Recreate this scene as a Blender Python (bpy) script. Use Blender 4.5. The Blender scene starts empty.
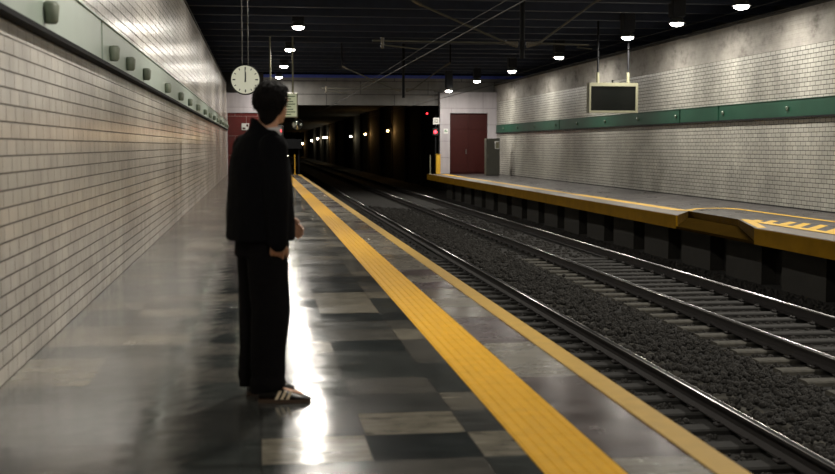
import bpy, math, random
import numpy as np
from mathutils import Vector, noise

random.seed(7)
SC = bpy.context.scene
COL = SC.collection
R = math.radians

# ------------------------------------------------------------------ camera
cam_d = bpy.data.cameras.new('camera')
cam = bpy.data.objects.new('camera', cam_d)
COL.objects.link(cam)
cam.location = (0, 0, 1.4)
cam.rotation_euler = (R(90 - 4.4856), 0, -R(7.8054))
cam_d.sensor_width = 36
cam_d.lens = 36 * 1160 / 835
cam_d.clip_end = 600
cam_d.clip_start = 0.05
cam_d.dof.use_dof = True
cam_d.dof.focus_distance = 20
cam_d.dof.aperture_fstop = 2.6
SC.camera = cam

# ------------------------------------------------------------------ world and exposure
w = bpy.data.worlds.new('night'); SC.world = w
w.use_nodes = True
w.node_tree.nodes['Background'].inputs[0].default_value = (0.5, 0.6, 1.0, 1)
w.node_tree.nodes['Background'].inputs[1].default_value = 0.0015
SC.view_settings.view_transform = 'Standard'
SC.view_settings.look = 'None'
SC.view_settings.gamma = 1
SC.view_settings.use_curve_mapping = False
SC.view_settings.exposure = 0.36
LAMP_W = 110.0; LAMP_WR = 98.0          # watts of one platform downlight
LENS_E = 30.0          # how bright its lens shows
ZL = 4.70              # height of the lamp lenses


# ------------------------------------------------------------------ materials
def new_mat(name):
    m = bpy.data.materials.new(name); m.use_nodes = True
    nt = m.node_tree
    return m, nt, nt.nodes['Principled BSDF']


def nd(nt, typ, **kw):
    n = nt.nodes.new(typ)
    for k, v in kw.items():
        setattr(n, k, v)
    return n


def math_n(nt, op, a, b=None):
    n = nd(nt, 'ShaderNodeMath', operation=op)
    for i, v in enumerate((a, b)):
        if v is None: continue
        if isinstance(v, (int, float)): n.inputs[i].default_value = v
        else: nt.links.new(v, n.inputs[i])
    return n.outputs[0]


def mix_c(nt, fac, a, b, blend='MIX'):
    n = nd(nt, 'ShaderNodeMix', data_type='RGBA', blend_type=blend)
    for i, v in ((0, fac), (6, a), (7, b)):
        if isinstance(v, (int, float)): n.inputs[i].default_value = v
        elif isinstance(v, tuple): n.inputs[i].default_value = v + (1,) if len(v) == 3 else v
        else: nt.links.new(v, n.inputs[i])
    return n.outputs[2]


def ramp(nt, src, stops, interp='LINEAR'):
    r = nd(nt, 'ShaderNodeValToRGB'); r.color_ramp.interpolation = interp
    e = r.color_ramp.elements
    while len(e) < len(stops): e.new(0.5)
    for el, (p, c) in zip(e, stops):
        el.position = p
        el.color = (c, c, c, 1) if isinstance(c, (int, float)) else tuple(c) + (1,)
    nt.links.new(src, r.inputs[0])
    return r.outputs[0]


def noise_n(nt, vec, scale, detail=4, rough=.55):
    n = nd(nt, 'ShaderNodeTexNoise')
    n.inputs['Scale'].default_value = scale
    n.inputs['Detail'].default_value = detail
    n.inputs['Roughness'].default_value = rough
    if vec is not None: nt.links.new(vec, n.inputs['Vector'])
    return n.outputs[0]


def pos(nt, sx=1, sy=1, sz=1):
    t = nd(nt, 'ShaderNodeTexCoord')
    mp = nd(nt, 'ShaderNodeMapping')
    mp.inputs['Scale'].default_value = (sx, sy, sz)
    nt.links.new(t.outputs['Object'], mp.inputs[0])
    return mp.outputs[0]


def simple(name, col, rough=.5, metal=0, var=.25, scale=6, bump=0.0, bscale=60, emit=None, estr=0, spec=.5, coat=0):
    m, nt, b = new_mat(name)
    b.inputs['Roughness'].default_value = rough
    b.inputs['Metallic'].default_value = metal
    b.inputs['Specular IOR Level'].default_value = spec
    b.inputs['Coat Weight'].default_value = coat
    p = pos(nt)
    f = noise_n(nt, p, scale)
    dark = tuple(c * (1 - var) for c in col); lite = tuple(min(1, c * (1 + var)) for c in col)
    nt.links.new(mix_c(nt, f, dark, lite), b.inputs['Base Color'])
    if bump:
        bn = nd(nt, 'ShaderNodeBump'); bn.inputs['Strength'].default_value = bump
        bn.inputs['Distance'].default_value = .01
        nt.links.new(noise_n(nt, p, bscale), bn.inputs['Height'])
        nt.links.new(bn.outputs[0], b.inputs['Normal'])
    if emit:
        b.inputs['Emission Color'].default_value = emit + (1,)
        b.inputs['Emission Strength'].default_value = estr
    return m


def tile_wall(name, axis, bw, bh, c1, c2, grout, rough, top=None, mortar=.006, stain=.3):
    """glazed running-bond tiles on a wall; axis 'x' or 'y' runs along the wall; above `top` bare stained plaster"""
    m, nt, b = new_mat(name)
    t = nd(nt, 'ShaderNodeTexCoord')
    s = nd(nt, 'ShaderNodeSeparateXYZ'); nt.links.new(t.outputs['Object'], s.inputs[0])
    c = nd(nt, 'ShaderNodeCombineXYZ')
    nt.links.new(s.outputs[1 if axis == 'y' else 0], c.inputs[0]); nt.links.new(s.outputs[2], c.inputs[1])
    br = nd(nt, 'ShaderNodeTexBrick')
    br.offset = .5
    br.inputs['Scale'].default_value = 1
    br.inputs['Brick Width'].default_value = bw
    br.inputs['Row Height'].default_value = bh
    br.inputs['Mortar Size'].default_value = mortar
    br.inputs['Mortar Smooth'].default_value = .3
    br.inputs['Color1'].default_value = c1 + (1,)
    br.inputs['Color2'].default_value = c2 + (1,)
    br.inputs['Mortar'].default_value = grout + (1,)
    nt.links.new(c.outputs[0], br.inputs['Vector'])
    big = noise_n(nt, t.outputs['Object'], .55, 5, .6)
    st = ramp(nt, big, [(.38, 1 - stain), (.62, 1.0)])
    col = mix_c(nt, 1.0, br.outputs['Color'], st, 'MULTIPLY')
    mp = nd(nt, 'ShaderNodeMapping'); mp.inputs['Scale'].default_value = (3, 3, .35)
    nt.links.new(t.outputs['Object'], mp.inputs[0])
    run = ramp(nt, noise_n(nt, mp.outputs[0], 1.2, 4), [(.35, .8), (.6, 1.0)])
    col = mix_c(nt, .7, col, mix_c(nt, 1.0, col, run, 'MULTIPLY'))
    rg = ramp(nt, br.outputs['Fac'], [(0, rough), (1, .8)])
    hgt = math_n(nt, 'MULTIPLY', br.outputs['Fac'], -1.0)
    wav = noise_n(nt, t.outputs['Object'], 14, 2)
    hgt = math_n(nt, 'ADD', hgt, math_n(nt, 'MULTIPLY', wav, .35))
    if top is not None:
        above = math_n(nt, 'GREATER_THAN', s.outputs[2], top)
        mp2 = nd(nt, 'ShaderNodeMapping'); mp2.inputs['Scale'].default_value = (1, 1, 1.6)
        nt.links.new(t.outputs['Object'], mp2.inputs[0])
        pl = noise_n(nt, mp2.outputs[0], .9, 8, .7)
        plc = ramp(nt, pl, [(.33, (.13, .12, .105)), (.45, (.29, .275, .25)), (.62, (.40, .38, .345))])
        col = mix_c(nt, above, col, plc)
        rg = mix_c(nt, above, rg, (.75, .75, .75))
    nt.links.new(col, b.inputs['Base Color'])
    nt.links.new(rg, b.inputs['Roughness'])
    bn = nd(nt, 'ShaderNodeBump'); bn.inputs['Strength'].default_value = 1.0; bn.inputs['Distance'].default_value = .006
    nt.links.new(hgt, bn.inputs['Height']); nt.links.new(bn.outputs[0], b.inputs['Normal'])
    return m


def slate_floor(name, cx, cy, stops, rough=.16, offx=0.0, seed=0.0):
    """polished stone slabs of size cx by cy, each slab its own tone"""
    m, nt, b = new_mat(name)
    t = nd(nt, 'ShaderNodeTexCoord')
    s = nd(nt, 'ShaderNodeSeparateXYZ'); nt.links.new(t.outputs['Object'], s.inputs[0])
    u = math_n(nt, 'DIVIDE', math_n(nt, 'ADD', s.outputs[0], offx), cx)
    v = math_n(nt, 'DIVIDE', s.outputs[1], cy)
    fu = math_n(nt, 'FLOOR', u); fv = math_n(nt, 'FLOOR', v)
    c = nd(nt, 'ShaderNodeCombineXYZ'); nt.links.new(fu, c.inputs[0]); nt.links.new(fv, c.inputs[1]); c.inputs[2].default_value = seed
    wn = nd(nt, 'ShaderNodeTexWhiteNoise'); nt.links.new(c.outputs[0], wn.inputs['Vector'])
    c2 = nd(nt, 'ShaderNodeCombineXYZ'); nt.links.new(fv, c2.inputs[1]); c2.inputs[2].default_value = seed + 3
    wn2 = nd(nt, 'ShaderNodeTexWhiteNoise'); nt.links.new(c2.outputs[0], wn2.inputs['Vector'])
    mixv = math_n(nt, 'ADD', math_n(nt, 'MULTIPLY', wn.outputs[0], .5), math_n(nt, 'MULTIPLY', wn2.outputs[0], .5))
    base = ramp(nt, mixv, stops, 'CONSTANT')
    cl = noise_n(nt, t.outputs['Object'], 5, 7, .65)
    base = mix_c(nt, 1.0, base, ramp(nt, cl, [(.25, .6), (.75, 1.35)]), 'MULTIPLY')
    mpv = nd(nt, 'ShaderNodeMapping'); mpv.inputs['Scale'].default_value = (1.2, 7, 1)
    nt.links.new(t.outputs['Object'], mpv.inputs[0])
    base = mix_c(nt, 1.0, base, ramp(nt, noise_n(nt, mpv.outputs[0], 2.2, 6, .7), [(.3, .5), (.7, 1.4)]), 'MULTIPLY')

    def edge(x, g):
        fr = math_n(nt, 'FRACT', x)
        d = math_n(nt, 'MINIMUM', fr, math_n(nt, 'SUBTRACT', 1.0, fr))
        return math_n(nt, 'LESS_THAN', d, g)
    gr = math_n(nt, 'MAXIMUM', edge(u, .004 / cx), edge(v, .004 / cy))
    base = mix_c(nt, math_n(nt, 'MULTIPLY', gr, .75), base, (.012, .011, .01))
    nt.links.new(base, b.inputs['Base Color'])
    rr = ramp(nt, noise_n(nt, t.outputs['Object'], 1.7, 6, .7), [(.3, rough * .75), (.7, rough * 1.6)])
    rr = mix_c(nt, math_n(nt, 'MULTIPLY', wn.outputs[0], .35), rr, (rough * 2.2,) * 3)
    nt.links.new(rr, b.inputs['Roughness'])
    bn = nd(nt, 'ShaderNodeBump'); bn.inputs['Strength'].default_value = .30; bn.inputs['Distance'].default_value = .008
    h = math_n(nt, 'SUBTRACT', noise_n(nt, t.outputs['Object'], 5, 1), math_n(nt, 'MULTIPLY', gr, .3))
    nt.links.new(h, bn.inputs['Height']); nt.links.new(bn.outputs[0], b.inputs['Normal'])
    b.inputs['Specular IOR Level'].default_value = .62
    return m


def emis(name, col, s):
    m, nt, b = new_mat(name)
    b.inputs['Base Color'].default_value = (0, 0, 0, 1)
    b.inputs['Emission Color'].default_value = col + (1,)
    b.inputs['Emission Strength'].default_value = s
    return m


M = {}
M['wall_left'] = tile_wall('glazed_tiles_left', 'y', .27, .103, (.80, .74, .65), (.70, .655, .58), (.12, .10, .08), .22, top=4.3, stain=.22)
M['wall_right'] = tile_wall('glazed_tiles_right', 'y', .25, .10, (.50, .49, .435), (.43, .42, .375), (.055, .05, .042), .34, top=3.60, mortar=.009, stain=.35)
M['end_white'] = tile_wall('white_wall_panels', 'x', 3.2, .82, (.46, .43, .46), (.44, .41, .44), (.28, .26, .27), .4, mortar=.012, stain=.15)
M['maroon'] = tile_wall('maroon_panels', 'x', 1.1, .95, (.12, .008, .007), (.09, .007, .006), (.20, .13, .12), .25, mortar=.012, stain=.3)
M['maroon_plain'] = simple('maroon_paint', (.035, .005, .004), .5, var=.3, spec=.2)
M['slate'] = slate_floor('polished_slate', .5, .46, [(0, (.026, .031, .031)), (.26, (.046, .051, .048)), (.45, (.085, .082, .072)), (.58, (.20, .182, .142)), (.72, (.06, .062, .058)), (.84, (.15, .138, .112))], .105)
M['slate_r'] = slate_floor('stone_strip', .42, .62, [(0, (.09, .07, .066)), (.35, (.15, .135, .11)), (.6, (.085, .065, .066)), (.75, (.19, .175, .145))], .19, offx=.12, seed=5)
M['slate_far'] = slate_floor('stone_far', .5, .6, [(0, (.05, .045, .047)), (.4, (.065, .058, .058)), (.7, (.038, .035, .038))], .25, seed=9)
M['stone_edge'] = simple('stone_edge', (.16, .135, .115), .4, var=.2)
M['tactile'] = simple('yellow_rubber', (.72, .38, .004), .55, var=.18, scale=9, bump=.2, bscale=25, spec=.2)
M['yellow_paint'] = simple('yellow_paint', (.55, .34, .06), .45, var=.2, scale=7)
M['yellow_line'] = simple('yellow_line', (.70, .42, .03), .5, var=.15, scale=3)
M['fascia'] = simple('ochre_fascia', (.24, .125, .002), .7, var=.3, scale=2.5, spec=.1)
M['ledge'] = simple('shaded_fascia_brown', (.030, .017, .003), 1.0, var=.35, scale=3, spec=0)  # fascia brown darkened so the upward ledge carries its shade in the colour
M['black_paint'] = simple('black_paint', (.03, .03, .035), .5)
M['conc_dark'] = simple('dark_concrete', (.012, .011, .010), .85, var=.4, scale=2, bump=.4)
M['conc'] = simple('grey_concrete', (.024, .022, .018), .8, var=.35, scale=2.5, bump=.4, bscale=30)
m_, nt_, b_n = new_mat('sleeper_concrete')
b_n.inputs['Roughness'].default_value = .85
tc_ = nd(nt_, 'ShaderNodeTexCoord'); sx_ = nd(nt_, 'ShaderNodeSeparateXYZ'); nt_.links.new(tc_.outputs['Object'], sx_.inputs[0])
end_ = ramp(nt_, math_n(nt_, 'ADD', math_n(nt_, 'ABSOLUTE', sx_.outputs[0]), math_n(nt_, 'MULTIPLY', noise_n(nt_, tc_.outputs['Object'], 8), .2)), [(.92, (.013, .012, .010)), (1.04, (.066, .061, .048))])
nt_.links.new(mix_c(nt_, 1.0, end_, ramp(nt_, noise_n(nt_, tc_.outputs['Object'], 12), [(.3, .6), (.7, 1.3)]), 'MULTIPLY'), b_n.inputs['Base Color'])
M['sleeper'] = m_
M['beam'] = tile_wall('grey_beam_panels', 'x', 3.4, .66, (.27, .26, .25), (.24, .235, .225), (.08, .08, .08), .6, mortar=.02, stain=.3)
M['blue'] = simple('blue_glow_tint', (.07, .11, .55), .5)  # bluish light from beyond the beam, put into the colour of a strip
M['ceiling'] = simple('navy_ceiling', (.022, .027, .045), .75, var=.4, scale=1.2)
M['rib'] = simple('navy_rib', (.03, .038, .064), .7, var=.3, scale=3)
M['tunnel'] = simple('soot_concrete', (.018, .016, .014), .85, var=.4, scale=.8, bump=.4)
M['ballast_bed'] = simple('ballast_bed', (.015, .014, .012), .9, var=.7, scale=26, bump=1.0, bscale=28)
M['rust'] = simple('rusty_steel', (.012, .009, .008), .7, metal=.0, var=.4, scale=20)
M['railtop'] = simple('polished_steel', (.7, .69, .68), .27, metal=1, var=.1)
M['steel'] = simple('galvanised_steel', (.16, .16, .15), .5, metal=.6)
M['cat'] = simple('dull_grey_tube', (.10, .095, .075), .6, metal=.2)
M['insul'] = simple('glazed_insulator', (.14, .125, .10), .25)
M['wire'] = simple('dark_wire', (.012, .012, .010), .5, metal=.5)
M['darkmetal'] = simple('dark_metal', (.008, .0085, .010), .75, spec=.2)
M['housing'] = simple('lamp_housing', (.012, .013, .018), .7)
M['lens'] = emis('lamp_lens', (1.0, .93, .84), LENS_E)
M['band_l'] = simple('pale_green_panel', (.42, .50, .43), .38, var=.1, scale=2)
M['band_r'] = simple('deep_green_panel', (.014, .062, .038), .45, var=.35, scale=1.3, spec=.25)
M['cap'] = simple('grey_green_cap', (.22, .25, .19), .45)
M['cap_r'] = simple('pale_cap', (.13, .17, .13), .25, metal=.3)
M['cream'] = simple('cream_paint', (.25, .245, .165), .45, var=.08)
M['clockface'] = simple('backlit_clock_face', (.62, .62, .50), .4, var=.04, emit=(.75, .75, .58), estr=.34)
M['black'] = simple('black_enamel', (.012, .012, .012), .35)
M['screen'] = simple('dark_glass', (.003, .004, .0035), .12, var=.1, spec=.25)
M['board'] = simple('backlit_board', (.50, .53, .36), .4, var=.05, emit=(.62, .66, .42), estr=.26)
M['boardtext'] = simple('board_text_green', (.16, .22, .11), .5)
M['cabinet'] = simple('olive_grey_cabinet', (.07, .07, .055), .45, var=.15)
M['white'] = simple('white_plate', (.65, .65, .63), .4, var=.05)
M['greensign'] = simple('green_sign_ink', (.10, .25, .14), .5)
M['yellowpost'] = simple('yellow_enamel', (.60, .36, .03), .4, emit=None)
M['red_on'] = emis('red_signal_on', (1.0, .02, .03), 9)
M['amber_on'] = emis('amber_lamp_on', (1.0, .62, .25), 55)
M['white_on'] = emis('small_white_lamp', (1.0, .88, .65), 45)
M['mirror'] = simple('mirror_glass', (.55, .55, .52), .05, metal=1, var=.02)
M['skin'] = simple('skin', (.62, .33, .20), .5, var=.08, scale=15)
M['hair'] = simple('black_hair', (.005, .004, .004), .7, var=.4, scale=60, bump=.4, bscale=160, spec=.12)
M['jacket'] = simple('black_wool', (.004, .004, .005), .9, var=.3, scale=40, bump=.15, bscale=200, spec=.08)
M['trousers'] = simple('black_twill', (.005, .0045, .005), .9, var=.3, scale=30, spec=.08)
M['shirt'] = simple('white_shirt', (.62, .60, .60), .7, var=.05)
M['shoe'] = simple('black_leather', (.015, .013, .012), .35, var=.2)
M['sole'] = simple('dark_gum_sole', (.06, .035, .02), .55)
M['stripe'] = simple('cream_leather_stripe', (.75, .62, .42), .5, var=.05)
M['eye'] = simple('eye_white', (.7, .68, .65), .2, var=.02)


# ------------------------------------------------------------------ geometry helpers
class MB:
    def __init__(s): s.v = []; s.f = []; s.sm = []

    def add(s, vs, fs, smooth=False):
        o = len(s.v); s.v += [tuple(p) for p in vs]
        s.f += [tuple(i + o for i in f) for f in fs]; s.sm += [smooth] * len(fs)
        return s

    def box(s, x0, x1, y0, y1, z0, z1):
        vs = [(x, y, z) for z in (z0, z1) for y in (y0, y1) for x in (x0, x1)]
        return s.add(vs, [(0, 2, 3, 1), (4, 5, 7, 6), (0, 1, 5, 4), (2, 6, 7, 3), (0, 4, 6, 2), (1, 3, 7, 5)])

    def bbox(s, x0, x1, y0, y1, z0, z1, b):
        """box with chamfered edges along its vertical and top edges"""
        P = lambda i, z: [(x0 + i, y0 + i, z), (x1 - i, y0 + i, z), (x1 - i, y1 - i, z), (x0 + i, y1 - i, z)]
        def oct_(i, z):
            a = i
            return [(x0 + a + b, y0 + a, z), (x1 - a - b, y0 + a, z), (x1 - a, y0 + a + b, z), (x1 - a, y1 - a - b, z),
                    (x1 - a - b, y1 - a, z), (x0 + a + b, y1 - a, z), (x0 + a, y1 - a - b, z), (x0 + a, y0 + a + b, z)]
        rings = [oct_(b, z0), oct_(0, z0 + b), oct_(0, z1 - b), oct_(b, z1)]
        vs = sum(rings, []); fs = [tuple(range(7, -1, -1)), tuple(range(24, 32))]
        for k in range(3):
            for j in range(8):
                fs.append((k * 8 + j, k * 8 + (j + 1) % 8, k * 8 + 8 + (j + 1) % 8, k * 8 + 8 + j))
        return s.add(vs, fs)

    def prism(s, pts, ax, a0, a1, smooth=False):
        """polygon pts extruded along axis ax (0,1,2) from a0 to a1"""
        n = len(pts)
        def mk(p, a):
            q = list(p); q.insert(ax, a); return tuple(q)
        vs = [mk(p, a0) for p in pts] + [mk(p, a1) for p in pts]
        s.add(vs, [tuple(range(n))[::-1], tuple(range(n, 2 * n))])
        o = len(s.v) - 2 * n
        for i in range(n):
            s.f.append((o + i, o + (i + 1) % n, o + n + (i + 1) % n, o + n + i)); s.sm.append(smooth)
        return s

    def tube(s, pts, rad, n=10, smooth=True):
        pts = [Vector(p) for p in pts]
        if not isinstance(rad, (list, tuple)): rad = [rad] * len(pts)
        vs = []
        for i, p in enumerate(pts):
            d = (pts[min(i + 1, len(pts) - 1)] - pts[max(i - 1, 0)]).normalized()
            a = d.orthogonal() if abs(d.z) < .9 else d.cross(Vector((1, 0, 0)))
            a = d.cross(Vector((0, 0, 1))) if abs(d.z) < .9 else a
            a.normalize(); b = d.cross(a)
            for k in range(n):
                t = 2 * math.pi * k / n
                vs.append(p + a * math.cos(t) * rad[i] + b * math.sin(t) * rad[i])
        fs = []
        for i in range(len(pts) - 1):
            for k in range(n):
                fs.append((i * n + k, i * n + (k + 1) % n, (i + 1) * n + (k + 1) % n, (i + 1) * n + k))
        s.add(vs, fs, smooth)
        s.add(vs[:n], [tuple(range(n))[::-1]]); s.add(vs[-n:], [tuple(range(n))])
        return s

    def loft(s, secs, n=28, smooth=True, ex=2.0):
        """secs: (cx, cy, z, rf, rl, yaw_deg) or with a 7th entry, the tilt of the ring in z along forward"""
        vs = []
        for q in secs:
            cx, cy, z, rf, rl, yw = q[:6]; tilt = q[6] if len(q) > 6 else 0
            fx, fy = math.cos(R(yw)), math.sin(R(yw))
            for k in range(n):
                t = 2 * math.pi * k / n
                c, d = math.cos(t), math.sin(t)
                c = math.copysign(abs(c) ** (2 / ex), c); d = math.copysign(abs(d) ** (2 / ex), d)
                vs.append((cx + fx * rf * c - fy * rl * d, cy + fy * rf * c + fx * rl * d, z + tilt * c))
        fs = []
        m = len(secs)
        for i in range(m - 1):
            for k in range(n):
                fs.append((i * n + k, i * n + (k + 1) % n, (i + 1) * n + (k + 1) % n, (i + 1) * n + k))
        s.add(vs, fs, smooth)
        o = len(s.v) - len(vs)
        s.f.append(tuple(o + k for k in range(n))[::-1]); s.sm.append(False)
        s.f.append(tuple(o + (m - 1) * n + k for k in range(n))); s.sm.append(False)
        return s

    def ball(s, c, r, yw=0, nu=20, nv=14, fn=None):
        if not isinstance(r, (list, tuple)): r = (r, r, r)
        fx, fy = math.cos(R(yw)), math.sin(R(yw))
        vs = []
        for j in range(nv + 1):
            ph = math.pi * j / nv
            for i in range(nu):
                t = 2 * math.pi * i / nu
                d = (math.sin(ph) * math.cos(t), math.sin(ph) * math.sin(t), math.cos(ph))
                k = fn(d) if fn else 1
                a, b, h = d[0] * r[0] * k, d[1] * r[1] * k, d[2] * r[2] * k
                vs.append((c[0] + fx * a - fy * b, c[1] + fy * a + fx * b, c[2] + h))
        fs = []
        for j in range(nv):
            for i in range(nu):
                fs.append((j * nu + i, (j + 1) * nu + i, (j + 1) * nu + (i + 1) % nu, j * nu + (i + 1) % nu))
        return s.add(vs, fs, True)

    def cyl(s, c, ax, r, h, n=28, r2=None, smooth=True):
        """cylinder or cone frustum from centre c along axis ax, length h"""
        r2 = r if r2 is None else r2
        A = Vector((0, 0, 0)); A[ax] = 1
        return s.tube([Vector(c), Vector(c) + A * h], [r, r2], n, smooth)

    def build(s, name, mat, parent=None):
        off = Vector((0, 0, 0))
        if parent is not None:
            q = parent
            while q is not None: off += q.location; q = q.parent
        me = bpy.data.meshes.new(name)
        me.from_pydata([(x - off.x, y - off.y, z - off.z) for x, y, z in s.v], [], s.f)
        me.polygons.foreach_set('use_smooth', s.sm)
        me.materials.append(mat); me.update()
        o = bpy.data.objects.new(name, me); COL.objects.link(o)
        if parent is not None: o.parent = parent
        return o


def remesh(mb, voxel, smooth=2, wr=None):
    """fuse the overlapping shapes of mb into one continuous surface; returns an MB"""
    o = mb.build('tmp', M['skin'])
    r = o.modifiers.new('r', 'REMESH'); r.mode = 'VOXEL'; r.voxel_size = voxel
    if smooth:
        k = o.modifiers.new('s', 'SMOOTH'); k.iterations = smooth; k.factor = .5
    bpy.context.view_layer.update()
    ev = o.evaluated_get(bpy.context.evaluated_depsgraph_get())
    me = ev.to_mesh()
    out = MB()
    vs = [v.co.copy() for v in me.vertices]
    if wr:
        ns = [v.normal.copy() for v in me.vertices]
        vs = [p + n * wr(p) for p, n in zip(vs, ns)]
    out.add(vs, [tuple(p.vertices) for p in me.polygons], True)
    ev.to_mesh_clear()
    d = o.data; bpy.data.objects.remove(o); bpy.data.meshes.remove(d)
    return out


def tag(o, label, cat, group=None, kind=None):
    if label: o['label'] = label
    if cat: o['category'] = cat
    if group: o['group'] = group
    if kind: o['kind'] = kind
    return o


def struct(o, label=None):
    o['kind'] = 'structure'
    if label: o['label'] = label
    return o


def thing(name, loc, label, cat, group=None):
    e = bpy.data.objects.new(name, None); COL.objects.link(e)
    e.location = loc; e.empty_display_size = .2
    bpy.context.view_layer.update()
    return tag(e, label, cat, group)


def copy_thing(root, loc, label=None, group=None):
    def rec(o, par):
        c = o.copy(); COL.objects.link(c); c.parent = par
        for ch in list(o.children): rec(ch, c)
        return c
    r = rec(root, None); r.location = loc
    if label: r['label'] = label
    if group: r['group'] = group
    return r


Y0, YE = -3.0, 57.5          # platform run: behind the camera to the end wall
XL, XR = -1.5, 11.9          # tiled wall faces
EL, ER = 2.07, 8.40          # platform edges
YT = 300.0                   # end of the tunnel
ZT = -1.13                   # track bed

# ------------------------------------------------------------------ the setting
struct(MB().box(XL, 1.2, Y0, YE, -.25, 0).build('floor', M['slate']), 'polished dark slate slabs of the near platform')
struct(MB().box(1.2, EL, Y0, YE, -.25, -.002).build('floor_edge', M['slate_r']), 'brownish stone slabs along the near platform edge')
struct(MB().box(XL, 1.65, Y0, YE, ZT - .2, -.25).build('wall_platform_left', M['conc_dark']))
struct(MB().box(XL - .35, XL, Y0, YE, -.25, 4.42).build('wall_left', M['wall_left']), 'white glazed tile wall beside the near platform')
struct(MB().box(XL - .35, XL + .025, Y0, YE, 4.42, 4.47).build('trim_1', M['conc']))
struct(MB().box(XR, XR + .4, Y0, 60, -.25, 4.42).build('wall_right', M['wall_right']), 'tiled wall with stained plaster top beyond the tracks')
struct(MB().box(XR - .03, XR + .4, Y0, 60, 4.42, 4.47).build('trim_2', M['conc']))
struct(MB().box(XR - .02, XR, Y0, 54.0, 0, .03).build('baseboard_right', M['conc_dark']))
struct(MB().box(-4.0, XL - 1.5, Y0, YE, ZT, 5.4).build('wall_outer_left', M['tunnel']))
struct(MB().box(XR + 2, 15.0, Y0, YE, ZT, 5.4).build('wall_outer_right', M['tunnel']))
struct(MB().box(-4, 15, Y0 - .3, Y0, ZT - .2, 5.4).build('wall_back', M['tunnel']))
struct(MB().box(-4, 15, Y0, 58.5, 5.3, 5.72).build('ceiling', M['ceiling']), 'dark navy station ceiling')
rb = MB()
y = Y0 + 1.0
while y < 57:
    rb.box(XL - 1.4, XR + 1.9, y, y + .22, 4.93, 5.32)
    y += 2.0
struct(rb.build('ceiling_beam', M['rib']), 'transverse dark beams across the ceiling')
for x in (-.55, 2.9, 5.25, 7.6, 10.2):
    pass
struct(MB().box(-4, 15, Y0, YT, ZT - .3, ZT + .022).build('floor_track', M['ballast_bed']), 'track bed between the two platforms')

# right platform: slab with a slanted notch in its edge
poly = [(ER, Y0), (ER, 18.75), (9.12, 21.2), (9.2, 24.0), (ER, 22.5), (ER, YE), (XR, YE), (XR, Y0)]
struct(MB().prism(poly[::-1], 2, -.24, 0).build('floor_right', M['slate_far']), 'paved surface of the opposite platform')
ed = MB().prism([(ER - .02, Y0), (ER - .02, 18.75), (8.95, 20.66), (8.95, Y0)][::-1], 2, .0, .006)
ed.prism([(ER - .02, 22.5), (ER - .02, YE), (8.95, YE), (8.95, 23.5)][::-1], 2, .0, .006)
struct(ed.build('trim_3', M['stone_edge']), 'pale stone edging of the opposite platform')
fa = MB().box(ER - .04, ER - .0, Y0, 18.75, -.27, -.004).box(ER - .04, ER, 22.5, YE, -.27, -.004)
NB = -.13
fa.add([(9.12, 21.2, 0), (9.2, 24.0, 0), (9.2, 24.0, NB), (9.12, 21.2, NB), (ER, 18.75, 0), (ER, 18.75, -.27), (ER, 22.5, 0), (ER, 22.5, -.27)],
       [(0, 1, 2, 3), (4, 0, 3, 5), (1, 6, 7, 2)])
struct(MB().add([(9.12, 21.2, NB), (9.2, 24.0, NB), (ER - .03, 22.5, -.22), (ER - .03, 18.75, -.22), (9.12, 21.2, -.30), (9.2, 24.0, -.30), (ER - .03, 22.5, -.27), (ER - .03, 18.75, -.27)],
       [(0, 1, 2, 3), (3, 2, 6, 7), (7, 6, 5, 4)]).build('trim_6', M['ledge']), 'brown ledge with painted-in shade inside the notch of the opposite platform edge')
struct(fa.build('trim_4', M['fascia']), 'ochre painted fascia under the opposite platform edge')
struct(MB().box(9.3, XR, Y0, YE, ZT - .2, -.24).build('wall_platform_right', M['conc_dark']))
y = 22.3 - 2.42 * 10; k = 0
pier = MB()
while y < YE - 1.8:
    pier.box(9.02, 9.3, y, y + 1.6, ZT - .1, -.24)
    y += 2.42
struct(pier.build('wall_piers_right', M['conc']), 'concrete piers under the opposite platform')

# end wall, beam and tunnel beyond
struct(MB().box(XL - 1.5, .62, YE, YE + .4, 3.02, 3.98).box(XL - 1.5, -1.46, YE - .05, YE + .4, 0, 3.02).build('wall_end_left', M['end_white']), 'white panelled end wall over the maroon panels')
struct(MB().box(XL, .62, YE + .05, YE + .4, 0, 3.02).build('wall_maroon_left', M['maroon']), 'maroon panelled end wall left of the tunnel mouth')
struct(MB().box(9.02, 9.52, YE, YE + .4, 0, 4.08).box(9.52, 12.3, YE, YE + .4, 3.04, 4.08).box(11.45, 12.3, YE, YE + .4, 0, 3.04).build('wall_end_right', M['end_white']), 'white end wall framing the maroon door')
struct(MB().box(-4, 15, YE + .6, YE + 1.1, 3.43, 4.78).build('wall_beam', M['beam']), 'grey panelled beam over the tunnel mouth')
struct(MB().box(-4, 15, YE + .55, YE + .6, 4.78, 4.92).build('trim_5', M['blue']), 'thin band coloured as a blue glow under the ceiling above the beam')
struct(MB().box(-4, .3, YE + .4, YT, ZT, 5.0).build('wall_tunnel_left', M['tunnel']))
struct(MB().box(10.3, 15, YE + 1.1, YT, ZT, 5.0).build('wall_tunnel_right', M['tunnel']))
struct(MB().box(-4, 15, YE + 1.1, YT, 4.6, 4.9).build('ceiling_tunnel', M['tunnel']))
struct(MB().box(-4, 15, YT, YT + 1, ZT, 5).build('wall_tunnel_end', M['tunnel']))
tp = MB()
for y in (66.5, 73, 81, 89.05, 98, 108.05, 117, 125.05, 140, 155, 170.05, 182, 194.05, 205, 217.05, 240, 262.05, 280):
    tp.box(10.2, 10.3, y, y + .22, ZT, 4.6)
struct(tp.build('wall_tunnel_ribs', M['tunnel']), 'concrete ribs along the tunnel wall')

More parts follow.
